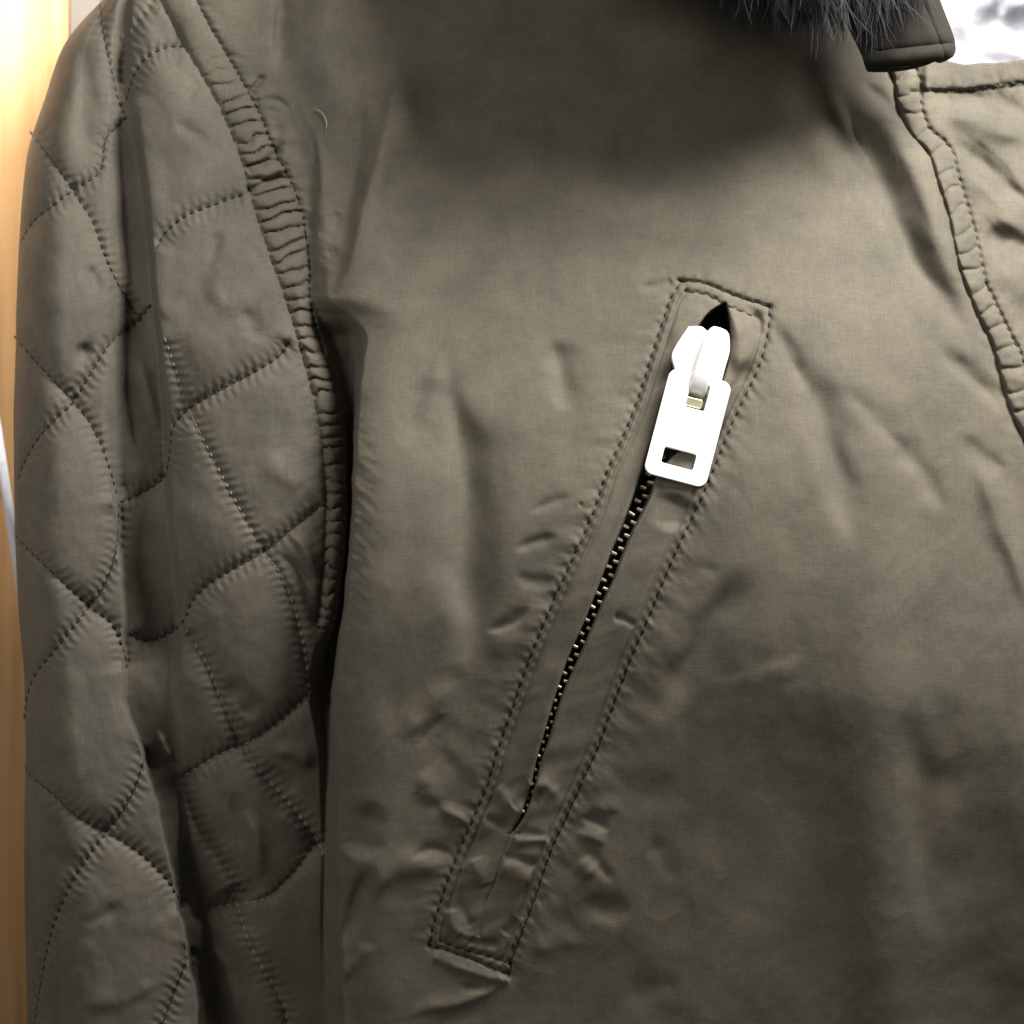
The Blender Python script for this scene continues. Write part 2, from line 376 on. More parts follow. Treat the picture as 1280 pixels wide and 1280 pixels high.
ridge([(290,985),(296,1030),(302,1075)], -1.2, 8, 8, 14, 20)
ridge([(335,935),(370,945),(398,958)], 2.4, 9, 12, 14, 10)
ridge([(325,955),(350,975),(375,990)], -1.4, 9, 9, 14, 10)
ridge([(340,1010),(365,1030),(392,1050)], 1.6, 10, 10, 14, 10)
ridge([(197,910),(205,935),(222,952)], 2.4, 7, 7, 14, 10)
ridge([(258,1175),(275,1200),(290,1240),(300,1280)], 1.5, 9, 9, 14, 14)
ridge([(300,1150),(325,1195),(345,1235)], 1.8, 9, 9, 14, 14)
ridge([(100,1155),(140,1140),(150,1120)], -0.7, 8, 8, 14, 14)
ridge([(95,1255),(150,1250),(205,1225)], 1.0, 10, 16, 14, 14)
ridge([(60,1055),(80,1075),(95,1060)], -1.0, 12, 12, 14, 14)
ridge([(170,440),(185,490),(198,540)], 1.4, 6, 8, 20, 20)
ridge([(158,460),(166,520),(172,570)], -1.2, 6, 6, 20, 20)
# hard fold edge of the front half of the sleeve
ridge([(168,90),(176,160),(184,225),(190,300),(197,375),(204,450),(212,520),(214,600)], 2.6, 3.5, 18, 20, 40)
# cusp folds at the shoulder
ridge([(152,150),(150,110),(148,60),(152,10)], -1.5, 6, 6, 20, 10)

# ---- armhole: gathered strip between two seams
AL = [(180,-40),(203,4),(232,60),(272,130),(300,197),(312,243),(330,300),(352,362),(373,427),(389,487),(400,540),(407,600),(408,650),(404,720),(396,790)]
AR = [(225,-40),(246,0),(262,32),(286,72),(312,118),(328,150),(345,192),(366,232),(379,272),(386,330),(388,380),(402,430),(424,490),(434,560),(437,650),(426,750),(414,840)]
groove(AL, 1.9, 5, 0, 30, pitch=9, pdepth=0.25, pw=3)
groove(AR, 1.3, 4.5, 0, 30, pitch=9, pdepth=0.4, pw=4)
c = CF(AL, 70)
axr = np.interp(Y[c.sl], [p[1] for p in crom(AR)], [p[0] for p in crom(AR)])
axl = np.interp(Y[c.sl], [p[1] for p in crom(AL)], [p[0] for p in crom(AL)])
u = (X[c.sl] - axl) / np.maximum(axr - axl, 6)
strip = sstep(-0.02, 0.12, u) * (1 - sstep(0.9, 1.12, u)) * sstep(-30, 40, Y[c.sl])
gather = sstep(40, 170, Y[c.sl])
ph = (c.t + 5 * perlin(c.t / 45, 0 * c.t, 31) * 3 + 7 * perlin(c.t / 26, u * 1.5, 77) + 6 * perlin(c.t / 60, u * 2.4 + 7, 78) - 4 * u) / 17.5
rung = 1 - np.abs(np.sin(np.pi * ph)) ** 0.75
H[c.sl] += strip * ((0.9 * (1 - (2 * u - 1) ** 2)) - (0.35 + 2.9 * gather) * rung ** 1.6 * (0.65 + 0.7 * perlin(np.floor(ph) * 0.77, u * 0, 5)))
pucker(AR, 0.9, 20, 19, side=1, f0=80, f1=200, seed=14, slant=-0.5)
pucker(AL, 0.5, 20, 17, side=-1, f0=60, f1=60, seed=15, slant=0.4)
# dark short folds on the seam, recess beside it
ridge([(312,118),(325,100),(335,95)], -1.6, 5, 5, 4, 12)
ridge([(318,128),(345,126),(365,140)], -0.9, 5, 5, 4, 12)
ridge([(308,240),(335,228),(365,212)], -2.6, 4.5, 4.5, 4, 12)
ridge([(308,215),(335,200),(358,175)], -1.8, 4.5, 4.5, 4, 12)
ridge([(340,205),(348,165),(352,150)], -1.0, 6, 6, 10, 10)
ridge([(418,262),(421,276),(416,292)], -1.1, 6, 6, 8, 8)
ridge([(405,318),(415,315),(425,312)], -0.8, 6, 6, 8, 8)
ridge([(352,-20),(350,15),(347,45),(349,72),(345,100)], -1.9, 6, 14, 10, 20)
ridge([(342,-30),(338,20),(336,60),(332,100)], 0.9, 22, 8, 10, 30)
# bright rolled ridge down to the arm opening
ridge([(498,60),(490,140),(474,200),(460,244),(446,300),(434,345),(416,378),(398,392)], 5.0, 11, 36, 60, 20)
ridge([(455,110),(446,190),(436,260),(428,320)], -2.2, 22, 12, 60, 30)
ridge([(395,160),(400,200),(401,240),(398,300),(396,350)], 1.5, 5, 9, 20, 20)
ridge([(494,170),(489,240),(505,280)], -0.9, 8, 14, 20, 20)

# ---- body folds
ridge([(560,430),(565,500),(578,560),(587,640),(590,720),(588,800),(580,860)], -3.0, 25, 26, 60, 90)
ridge([(690,420),(700,460),(710,520)], -1.3, 12, 16, 30, 30)
ridge([(540,460),(520,520),(500,560)], -0.7, 14, 14, 30, 30)
ridge([(552,440),(535,500),(512,545)], 0.7, 10, 14, 30, 30)
ridge([(660,640),(690,628),(716,620)], -0.5, 6, 6, 10, 14)
ridge([(722,632),(730,630)], -0.4, 3, 3, 3, 3)
ridge([(640,688),(668,678),(700,670)], -0.8, 6, 7, 16, 10)
ridge([(606,792),(640,778),(664,760)], -1.1, 4.5, 8, 16, 10)
ridge([(600,810),(640,800),(660,790)], 0.7, 10, 10, 20, 10)
ridge([(640,720),(670,728),(698,728)], -0.8, 8, 9, 16, 10)
ridge([(555,830),(580,860),(620,900)], -0.9, 16, 12, 20, 20)
ridge([(500,930),(520,905),(550,870),(575,850)], 1.4, 10, 14, 20, 20)
ridge([(520,935),(538,912),(560,890)], -0.8, 7, 5, 12, 12)
ridge([(545,940),(560,935),(590,960),(612,978)], 1.5, 8, 12, 16, 8)
ridge([(520,965),(540,985),(535,1010)], 1.2, 16, 16, 16, 16)
ridge([(470,1000),(455,1040),(450,1080)], -1.2, 18, 18, 20, 20)
ridge([(546,1005),(565,1018),(590,1030)], 1.6, 6, 8, 12, 8)
ridge([(510,1075),(540,1062),(570,1068)], -1.3, 7, 7, 14, 8)
ridge([(465,1130),(480,1095),(515,1082),(560,1085)], 1.5, 12, 18, 20, 8)
ridge([(425,1190),(438,1150),(452,1110),(470,1080)], -2.2, 12, 9, 20, 20)
ridge([(500,1275),(530,1262),(590,1250),(636,1222)], 1.4, 6, 10, 30, 5)
ridge([(520,1292),(570,1275),(620,1255)], -0.8, 10, 10, 20, 20)
ridge([(570,1230),(600,1235),(628,1228)], -1.1, 7, 5, 14, 5)
ridge([(540,1195),(580,1212),(630,1226)], 1.2, 5, 6, 5, 5)
ridge([(420,1230),(440,1205),(470,1180)], 1.0, 10, 12, 14, 14)
# right of the pocket
ridge([(832,650),(860,645),(880,648)], -1.0, 12, 10, 8, 20)
ridge([(980,440),(1010,480),(1035,540),(1052,620),(1065,690)], -1.8, 16, 20, 30, 60)
ridge([(962,400),(985,440),(1008,490)], -1.4, 7, 12, 20, 30)
ridge([(840,700),(870,712),(905,715)], -0.7, 8, 8, 10, 20)
ridge([(945,704),(905,755),(872,808),(845,855),(815,910)], -1.6, 16, 22, 30, 60)
ridge([(880,850),(940,830),(1000,815),(1025,812)], -0.9, 10, 16, 30, 20)
ridge([(900,856),(950,842),(1010,838)], 0.5, 10, 16, 30, 20)
ridge([(1024,815),(1030,850),(1048,940),(1045,1040),(1035,1130)], 0.3, 18, 34, 60, 100)
ridge([(1125,880),(1148,960),(1155,1060),(1175,1180)], -1.3, 24, 30, 60, 80)
ridge([(1165,860),(1190,930),(1190,1020)], -0.5, 22, 22, 30, 50)
ridge([(1215,560),(1245,640),(1270,700),(1295,780)], 1.5, 14, 24, 40, 30)
ridge([(1195,540),(1225,570),(1262,590)], -1.2, 14, 10, 20, 20)
ridge([(1100,540),(1135,570),(1165,610),(1180,650)], -0.9, 12, 14, 20, 30)
ridge([(812,1040),(830,1075),(850,1110)], -1.0, 9, 11, 14, 20)
ridge([(722,1130),(758,1136),(790,1140)], -1.3, 13, 14, 14, 20)
ridge([(725,1020),(750,1030),(762,1042)], -1.5, 6, 9, 8, 14)
ridge([(718,1040),(740,1048),(762,1052)], 1.6, 8, 9, 8, 14)
ridge([(722,1072),(735,1088),(745,1098)], 1.6, 9, 10, 8, 10)
ridge([(735,1060),(752,1085),(770,1105)], -1.0, 6, 7, 8, 14)
ridge([(742,1015),(765,1008),(772,1020)], 0.9, 6, 9, 8, 14)
ridge([(655,1190),(700,1180),(735,1175)], 0.9, 10, 12, 8, 20)
ridge([(680,1160),(720,1110),(760,1100)], 0.5, 14, 14, 8, 20)
ridge([(770,1255),(820,1235),(860,1230)], -1.0, 10, 12, 20, 20)
ridge([(760,960),(800,990),(880,1000)], -0.5, 12, 14, 20, 20)
ridge([(660,200),(760,260),(860,262)], 0.8, 30, 30, 40, 40)
ridge([(540,150),(600,220),(700,250)], -0.6, 20, 24, 40, 40)
# diagonal folds up to the placket
ridge([(1025,80),(1060,150),(1088,190),(1105,235),(1140,310),(1180,370),(1215,430)], -4.0, 15, 17, 60, 30)
ridge([(1075,118),(1115,170),(1150,225),(1170,290),(1195,370),(1220,420)], 3.2, 18, 22, 40, 30)
ridge([(1075,95),(1105,130),(1142,168)], -1.4, 7, 8, 20, 10)
ridge([(990,60),(1020,140),(1035,190),(1050,240)], 1.6, 22, 18, 40, 50)
ridge([(1172,430),(1200,460),(1235,490),(1258,520)], -1.8, 8, 12, 20, 10)
ridge([(1050,480),(1090,520),(1130,560)], -1.0, 10, 14, 20, 30)
ridge([(1150,300),(1165,340),(1185,380)], 0.8, 8, 8, 10, 10)

# ---- placket seam and strip on the right
PS = [(1108,80),(1117,100),(1122,130),(1138,165),(1160,190),(1172,225),(1186,270),(1194,310),(1203,345),(1222,392),(1240,430),(1252,475),(1264,515),(1284,556),(1305,600),(1400,800)]
PR = [(1140,78),(1150,100),(1152,130),(1162,160),(1188,185),(1200,225),(1210,260),(1222,300),(1232,350),(1252,395),(1275,440),(1290,480),(1310,520),(1400,720)]
psx = np.interp(Y, [p[1] for p in crom(PS)], [p[0] for p in crom(PS)])
prx = np.interp(Y, [p[1] for p in crom(PR)], [p[0] for p in crom(PR)])
H += 1.6 * sstep(-1.5, 3.0, X - psx) * (1 - sstep(0, 40, X - prx)) * (Y > 60) * (Y < 760)
H += 1.2 * np.exp(-((X - psx + 14) / 12) ** 2) * (Y > 190) * 0
groove(PS, 1.7, 3.2, 0, 0)
groove(PR, 1.1, 3.6, 0, 0, pitch=11, pdepth=0.35, pw=3)
u = (X - psx) / np.maximum(prx - psx, 5)
stp = sstep(0, 0.15, u) * (1 - sstep(0.85, 1.05, u)) * (Y > 85) * (Y < 760)
tt = Y * 1.1 + 14 * u + 12 * perlin(Y / 40, u * 0.9, 61)
H += stp * (0.5 * (1 - (2 * u - 1) ** 2) - 1.2 * (1 - np.abs(np.sin(np.pi * tt / 27))) ** 2.2 + 0.5 * perlin(Y / 13, X / 15, 63))
pucker(PR, 0.8, 18, 24, side=1, f0=10, f1=10, seed=71, slant=0.5)
pucker(PS, 0.4, 16, 30, side=-1, f0=60, f1=10, seed=72, slant=-0.5)
ridge([(1152,116),(1200,128),(1240,126),(1290,142)], -2.6, 8, 9, 20, 10)
ridge([(1165,150),(1200,148),(1245,160),(1290,180)], 2.2, 12, 14, 20, 10)
ridge([(1178,168),(1210,190),(1240,215),(1262,240),(1300,258)], -3.4, 9, 9, 12, 10)
ridge([(1205,205),(1235,235),(1262,268),(1300,290)], 1.8, 12, 12, 20, 10)
ridge([(1222,288),(1250,300),(1268,300),(1300,325)], -2.6, 10, 8, 8, 10)
ridge([(1240,262),(1262,282),(1300,300)], 1.0, 7, 7, 14, 10)
ridge([(1235,325),(1265,345),(1300,380)], 1.2, 12, 12, 14, 10)
# neck band
NB = [(1140,115),(1165,112),(1200,113),(1240,108),(1290,103),(1500,98)]
groove(NB, 1.3, 4, 0, 0, pitch=12, pdepth=0.4, pw=3.5)
pucker(NB, 0.8, 14, 20, f0=10, f1=10, seed=81)
H += 1.8 * (X > 1150) * sstep(4, -2, Y - np.interp(X, [p[0] for p in NB], [p[1] for p in NB])) * sstep(1150, 1160, X)
for px_ in (1178, 1192, 1226, 1243, 1262): ridge([(px_, 70), (px_ + 3, 90), (px_, 112)], -0.45, 6, 7, 0, 0)

# ---- pocket
SL = [(852,352),(838,374),(830,398),(816,440),(797,500),(775,555),(760,586),(741,642),(713,705),(688,761),(660,830),(644,877),(622,939),(610,980),(587,1034),(566,1084),(545,1146),(537,1182)]
SRt = [(962,384),(961,410),(953,445),(940,478),(915,530),(891,589),(872,633),(841,699),(810,774),(785,833),(754,917),(738,956),(712,1013),(688,1066),(670,1120),(652,1167),(640,1200),(637,1220)]
TOP = [(848,351),(880,354),(915,368),(962,384)]
TOP2 = [(857,364),(882,368),(910,382),(948,398)]
BOT = [(537,1182),(563,1189),(600,1203),(637,1218)]
BOT2 = [(552,1176),(575,1186),(604,1193),(640,1205)]
gapL = [(906,378),(886,392),(872,410),(855,428),(842,455),(832,490),(818,540),(803,588),(792,620),(775,664),(764,690),(752,722),(742,748),(727,785),(711,820),(698,857),(688,890),(678,925),(671,950),(663,985),(652,1018),(640,1040)]
gapR = [(907,378),(911,395),(913,412),(912,430),(908,455),(897,490),(875,540),(838,572),(823,592),(810,625),(790,664),(777,695),(766,725),(754,750),(737,790),(722,825),(706,860),(695,892),(685,927),(676,952),(667,988),(655,1020),(641,1041)]
lx = np.interp(Y, [p[1] for p in crom(SL)], [p[0] for p in crom(SL)]); rx_ = np.interp(Y, [p[1] for p in crom(SRt)], [p[0] for p in crom(SRt)])
def inpoly(pts):
    p = np.array(pts, float); ins = np.zeros(X.shape, bool); n = len(p)
    for i in range(n):
        x1, y1 = p[i]; x2, y2 = p[(i + 1) % n]
        if y1 == y2: continue
        c_ = ((Y >= min(y1, y2)) & (Y < max(y1, y2))); c_ &= X < (x2 - x1) * (Y - y1) / (y2 - y1) + x1; ins ^= c_
    return ins
POCKET = inpoly(list(crom(TOP)) + list(crom(SRt)) + list(crom(BOT))[::-1] + list(crom(SL))[::-1])
gl = crom(gapL, 3); gr = crom(gapR, 3)
glx = np.interp(Y, gl[:, 1], gl[:, 0]); grx = np.interp(Y, gr[:, 1], gr[:, 0])
# puckers outward from both stitch rows
pucker(SL, 0.62, 30, 34, side=-1, f0=20, f1=10, seed=91, slant=0.25)
pucker(SRt, 0.60, 32, 34, side=1, f0=20, f1=10, seed=92, slant=-0.25)
pucker(SL, 0.34, 14, 15, side=-1, f0=20, f1=10, seed=93, slant=0.3)
pucker(SRt, 0.34, 14, 15, side=1, f0=20, f1=10, seed=94, slant=-0.3)
pucker(TOP, 0.5, 14, 14, f0=4, f1=4, seed=95); pucker(BOT, 0.6, 16, 15, f0=4, f1=4, seed=96)
low = sstep(880, 1000, Y[CF(SL, 60 * 2.6).sl])
# lips: gentle pillow + cross wrinkles
uu = (X - lx) / np.maximum(rx_ - lx, 10)
inside = POCKET.astype(float)
wr_ = perlin((Y + 0.25 * X) / 42, uu * 1.3 + 4, 101) + 0.6 * perlin((Y + 0.3 * X) / 19, uu * 2.2 + 8, 102)
H += inside * (0.38 + 0.55 * sstep(900, 1000, Y)) * wr_ * sstep(0, 0.10, uu) * sstep(0, 0.10, 1 - uu)
for pts, dpt in ((SL, 1.0), (SRt, 0.9), (TOP, 1.2), (TOP2, 0.8), (BOT, 1.3), (BOT2, 0.9)):
    groove(pts, dpt, 3.2, 0, 0, pitch=13, pdepth=0.45, pw=3.0)
# welt fold running just inside each stitch row
cl = CF(SL, 26); H[cl.sl] += (0.55 * np.exp(-((cl.d - 6) / 2.6) ** 2) - 0.75 * np.exp(-((cl.d - 11) / 2.4) ** 2)) * cl.fade(10, 10)
cr = CF(SRt, 26); H[cr.sl] += (0.6 * np.exp(-((cr.d + 6) / 2.4) ** 2) - 0.5 * np.exp(-((cr.d + 10.5) / 2.4) ** 2)) * cr.fade(60, 10)
# explicit pocket wrinkles
ridge([(640,1010),(655,1000),(690,985)], -1.2, 7, 7, 6, 10)
ridge([(662,992),(680,985),(700,1000)], 2.0, 10, 12, 6, 10)
ridge([(618,985),(640,1005),(655,1012)], 1.4, 10, 10, 6, 6)
ridge([(605,1022),(630,1032),(650,1042),(690,1046)], -1.4, 5, 7, 6, 10)
ridge([(640,1052),(665,1050),(688,1052)], 1.3, 6, 8, 6, 6)
ridge([(590,1072),(600,1095),(605,1110)], 1.3, 8, 10, 6, 6)
ridge([(580,1085),(575,1125),(590,1160)], -1.1, 7, 7, 6, 6)
ridge([(562,1135),(568,1160),(588,1180)], 1.6, 7, 8, 6, 6)
ridge([(625,1082),(645,1092),(665,1100)], 1.5, 9, 10, 6, 6)
ridge([(628,1070),(650,1075),(672,1082)], -1.2, 5, 6, 6, 6)
ridge([(630,1170),(640,1155),(648,1148)], -1.3, 6, 6, 6, 6)
ridge([(638,1185),(648,1165),(655,1145)], 1.1, 4, 6, 6, 6)
ridge([(570,1170),(590,1176),(625,1180)], -1.4, 5, 4, 6, 6)
ridge([(640,1040),(632,1060),(625,1080),(618,1105),(606,1135),(598,1172)], -1.0, 2.2, 2.2, 2, 2)
ridge([(880,372),(868,390),(850,410),(838,440)], 1.0, 10, 9, 10, 30)
ridge([(908,382),(922,410),(926,440),(918,475)], 2.2, 8, 16, 10, 20)
ridge([(945,430),(932,465),(915,490),(902,515),(895,560)], -1.6, 6, 6, 14, 30)
ridge([(925,380),(945,395),(955,430)], -1.1, 6, 6, 8, 10)
ridge([(842,352),(820,357),(796,360)], -0.8, 6, 7, 6, 10)
ridge([(852,615),(842,640),(838,668)], -1.0, 16, 18, 10, 10)
ridge([(766,772),(778,774),(795,782)], -0.7, 4, 5, 5, 5)
# the opening itself
gm = sstep(-1.2, 1.6, X - glx) * sstep(-1.2, 1.6, grx - X) * (Y > 378) * (Y < 1041)
deep = np.interp(Y, [378, 400, 425, 470, 600, 800, 1000, 1041], [7, 16, 16, 8, 5.5, 5.0, 4.0, 2.0])
near = np.minimum(np.abs(X - glx), np.abs(X - grx)); lipy = (Y > 380) & (Y < 1040)
H += 0.45 * np.exp(-((near - 5) / 4.5) ** 2) * lipy * (1 - gm)
H -= deep * gm

# ---------------------------------------------------------------- turn the raster into cloth
EX = KX[0][:, None]
# squeeze columns so that the left column follows the outline of the sleeve
XW = X.copy(); lim = 150.0
off = EX - XS[0]
lim_j = np.maximum(EX + 60, lim)
XW = np.where(X < lim_j, EX + (X - XS[0]) * (lim_j - EX) / (lim_j - XS[0]), X)
HW = np.empty_like(H)
for j in range(NY): HW[j] = np.interp(XW[j], XS, H[j])
s_ = np.clip((XW - EX) / (KX[1] - KX[0])[:, None], 0, 1)
YW = Y.copy()
TB = np.interp(XS, [1090, 1150, 1205, 1240, 1262, 1300, 1700], [60, 70, 80, 79, 76, 74, 60])      # upper edge of the neck band
TB = TB + 0.8 * np.sin(XS / 9.0)
cut = np.zeros_like(H, bool)
for i in np.where(XS > 1120)[0]:
    j = np.searchsorted(YS, TB[i]) ; YW[j - 1, i] = TB[i]; HW[j-1, i] = HW[j, i] - 0.8; cut[:j - 1, i] = True
d_ = HW * 0.001; k_ = (DCAM - d_) / DCAM
PX = (XW - 640) * S * k_; PY = -d_; PZ = (640 - YW) * S * k_
V = np.stack([PX, PY, PZ], -1)
du = np.gradient(V, axis=1); dv = np.gradient(V, axis=0)
N = np.cross(dv, du); N /= np.maximum(np.linalg.norm(N, axis=-1, keepdims=True), 1e-12)
if N[NY // 2, NX // 2, 1] > 0: N = -N
idx = np.arange(NY * NX).reshape(NY, NX)
F = np.stack([idx[:-1, :-1], idx[1:, :-1], idx[1:, 1:], idx[:-1, 1:]], -1)
keep = ~(cut[:-1, :-1] | cut[1:, :-1] | cut[1:, 1:] | cut[:-1, 1:])
Vf = V.reshape(-1, 3); Nf = N.reshape(-1, 3)
def emit(name, mask, mat, parent, label=None):
    f = F[mask & keep]
    if not len(f): return None
    ids = np.unique(f); mp = np.zeros(NY * NX, np.int32); mp[ids] = np.arange(len(ids))
    me = mesh_np(name, Vf[ids], mp[f], Nf[ids])
    o = link(name, me, mat, parent, smooth=False)
    if label: o['label'] = label
    return o
cxm = (XW[:-1, :-1] + XW[1:, 1:]) / 2; cym = (YW[:-1, :-1] + YW[1:, 1:]) / 2
def rowx(pts, y): p = crom(pts); return np.interp(y, p[:, 1], p[:, 0])
rAL = rowx(AL, cym); rAR = rowx(AR, cym)
tb_y = np.interp(cym, YS, KX[8]); bodyE = np.interp(cym, YS, KX[10]); sle = np.interp(cym, YS, KX[8])
al2 = np.where(cym < 790, rAL, np.interp(cym, YS, KX[9])); ar2 = np.where(cym < 390, rAR, np.interp(cym, YS, KX[10]))
isS = cxm < al2; isA = (~isS) & (cxm < np.where(cym < 790, np.maximum(rAR, al2), al2)); 
cPS = rowx(PS, cym); cPR = rowx(PR, cym)
isP = (cxm > cPS) & (cym > 70) & (cxm > 1100); isPs = isP & (cxm < cPR); nby = np.interp(cxm, [p[0] for p in NB], [p[1] for p in NB])
isNB = isP & (cxm > 1145) & (cym < nby) & ~isPs; isPp = isP & ~isPs & ~isNB
pk = POCKET[:-1, :-1]; cgl = np.interp(cym, gl[:, 1], gl[:, 0]); cgr = np.interp(cym, gr[:, 1], gr[:, 0])
inGap = pk & (cxm > cgl + 0.5) & (cxm < cgr - 0.5) & (cym > 380) & (cym < 1036)
mid = (cgl + cgr) / 2; mid = np.where(cym > 1041, rowx([(640,1040),(632,1060),(625,1080),(618,1105),(606,1135),(598,1172),(590,1210)], cym), mid)
mid = np.where(cym < 380, 906, mid)
pL = pk & ~inGap & (cxm <= mid); pR = pk & ~inGap & (cxm > mid)

jacket = tag(empty('jacket', P(900, 1500, -40)), 'olive brown cotton jacket with quilted sleeve, slanted zip pocket and fur trimmed hood', 'jacket')
# children are built in room coordinates: undo the parent's own place
def par(o, p):
    o.parent = p; o.matrix_parent_inverse = p.matrix_world.inverted() if p else Matrix()
jacket.location = (0, 0, 0)
front = ~isS & ~isA & ~isP & ~pk
fp = emit('front_panel', front, M['cotton'], jacket)
emit('armhole_binding', isA, M['cotton'], jacket, 'gathered strip of cloth between the sleeve and the chest')
plk = emit('placket', isPp, M['cotton'], jacket)
emit('placket_edge', isPs, M['cotton'], plk)
emit('neck_band', isNB, M['cotton'], jacket)
pocket = empty('pocket', parent=jacket)
lipL = emit('pocket_lip', pL, M['cotton'], pocket); lipR = emit('pocket_lip', pR, M['cotton'], pocket)
tape = emit('zip_tape', inGap, M['tape'], pocket)

# sleeve: quilted panels between the stitched lines (flood fill on a coarse raster)
st = 4
gx = np.arange(0, 460, st); gy = np.arange(-30, 1330, st)
bar = np.zeros((len(gy), len(gx)), bool)
def burn(pts):
    for p in crom(pts, 1.5):
        i = int(round((p[0] - gx[0]) / st)); j = int(round((p[1] - gy[0]) / st))
        for a in (0, 1):
            if 0 <= j < len(gy) and 0 <= i + a < len(gx): bar[j, i + a] = True
for k, (pts, kind) in Q.items(): burn(pts)
burn([(150,150),(163,165),(177,200),(184,225),(190,300),(197,375),(204,420)]); burn([(213,560),(215,600),(225,680),(230,785)]); burn([(160,840),(178,900),(188,930)]); burn([(228,785),(224,880),(222,962)]); burn([(232,1140),(242,1180),(256,1330)]); burn([(60,-30),(60,-30)])
lab = np.where(bar, -1, 0); nl = 0
for j in range(len(gy)):
    for i in range(len(gx)):
        if lab[j, i] == 0:
            nl += 1; stk = [(j, i)]; lab[j, i] = nl; cells = [(j, i)]
            while stk:
                a, b = stk.pop()
                for c_, d2 in ((a + 1, b), (a - 1, b), (a, b + 1), (a, b - 1)):
                    if 0 <= c_ < len(gy) and 0 <= d2 < len(gx) and lab[c_, d2] == 0: lab[c_, d2] = nl; stk.append((c_, d2)); cells.append((c_, d2))
            if len(cells) < 40:
                for q in cells: lab[q] = -1
for _ in range(40):
    if not (lab < 0).any(): break
    for sh in ((0, 1), (0, -1), (1, 0), (-1, 0)):
        r_ = np.roll(lab, sh, (0, 1)); lab = np.where((lab < 0) & (r_ > 0), r_, lab)
li = np.clip(((cxm - gx[0]) / st).astype(int), 0, len(gx) - 1); lj = np.clip(((cym - gy[0]) / st).astype(int), 0, len(gy) - 1)
FL = lab[lj, li]
# back of the sleeve: cloth wraps round from the outline
nb = 14; ang = np.linspace(0, 1, nb)
e0 = V[:, 0]; back = []
for a in ang:
    x_off = 0.045 * (1 - math.cos(a * math.pi * 0.5)); back.append(e0 + np.array([x_off, 0.0 + 0.03 * math.sin(a * math.pi * 0.5), 0]))
back = np.stack(back, 1); ib = np.arange(NY * nb).reshape(NY, nb)
fb = np.stack([ib[:-1, :-1], ib[:-1, 1:], ib[1:, 1:], ib[1:, :-1]], -1).reshape(-1, 4)
sleeve = link('sleeve', mesh_np('sleeve', back.reshape(-1, 3), fb), M['quilt'], jacket)
for v in np.unique(FL[isS]):
    emit('quilt_panel', isS & (FL == v), M['quilt'], sleeve)

# ---------------------------------------------------------------- stitches
def hs(px, py):
    i = np.clip(np.searchsorted(XS, px) - 1, 0, NX - 2); j = np.clip(np.searchsorted(YS, py) - 1, 0, NY - 2)
    fx = (px - XS[i]) / (XS[i + 1] - XS[i]); fy = (py - YS[j]) / (YS[j + 1] - YS[j])
    return (H[j, i] * (1 - fx) + H[j, i + 1] * fx) * (1 - fy) + (H[j + 1, i] * (1 - fx) + H[j + 1, i + 1] * fx) * fy
def stitches(pts, parent, mat, pitch=11, ln=7.5, rad=1.25, lift=0.15, lo=None, hi=None, name='stitch_line', skip=0.0):
    p = crom(pts, 1.0); cum = np.concatenate([[0], np.cumsum(np.linalg.norm(np.diff(p, axis=0), axis=1))])
    Vv, Ff = [], []; t = pitch * 0.25; K = 5; Sg = 4
    while t + ln < cum[-1]:
        jl = ln * random.uniform(0.85, 1.12)
        if random.random() >= skip:
            q = []
            for s in range(Sg + 1):
                tt_ = t + jl * s / Sg; x = np.interp(tt_, cum, p[:, 0]); y = np.interp(tt_, cum, p[:, 1])
                q.append((x, y))
            y0 = q[0][1]
            if (lo is None or y0 > lo) and (hi is None or y0 < hi):
                pts3 = []
                for s, (x, y) in enumerate(q):
                    arch = math.sin(math.pi * s / Sg)
                    pts3.append(Vector(P(x, y, hs(x, y) + lift * (arch * 2.2 - 0.6))))
                base = len(Vv)
                for s in range(Sg + 1):
                    a = pts3[max(s - 1, 0)]; b = pts3[min(s + 1, Sg)]; d = (b - a).normalized()
                    n1 = d.cross(Vector((0, 1, 0))).normalized(); n2 = d.cross(n1).normalized()
                    r = rad * S * (0.55 + 0.45 * math.sin(math.pi * s / Sg))
                    for k in range(K):
                        an = 2 * math.pi * k / K; Vv.append(tuple(pts3[s] + n1 * (r * math.cos(an)) + n2 * (r * math.sin(an))))
                for s in range(Sg):
                    for k in range(K):
                        Ff.append((base + s * K + k, base + s * K + (k + 1) % K, base + (s + 1) * K + (k + 1) % K, base + (s + 1) * K + k))
        t += pitch * random.uniform(0.94, 1.06)
    if not Ff: return
    o = link(name, mesh_np(name, Vv, Ff), mat, parent); o['kind'] = 'stuff'
    return o
for k, (pts, kind) in Q.items():
    if k in ('TT', 'H'): continue
    stitches(pts, sleeve, M['thread_pale'] if kind == 2 else M['thread'], pitch=10.5, ln=6.6, rad=0.8 if kind == 2 else 1.4, skip=0.12 if kind == 2 else 0)
for pts in (SL, SRt, TOP, TOP2, BOT, BOT2):
    stitches(pts, pocket, M['thread'], pitch=13, ln=9, rad=1.15)
stitches(AR, jacket, M['thread'], pitch=9, ln=6, rad=1.1, hi=420)
stitches(PR, plk, M['thread_mid'], pitch=11, ln=7, rad=0.9)
stitches(NB, plk, M['thread'], pitch=12, ln=8, rad=1.0)

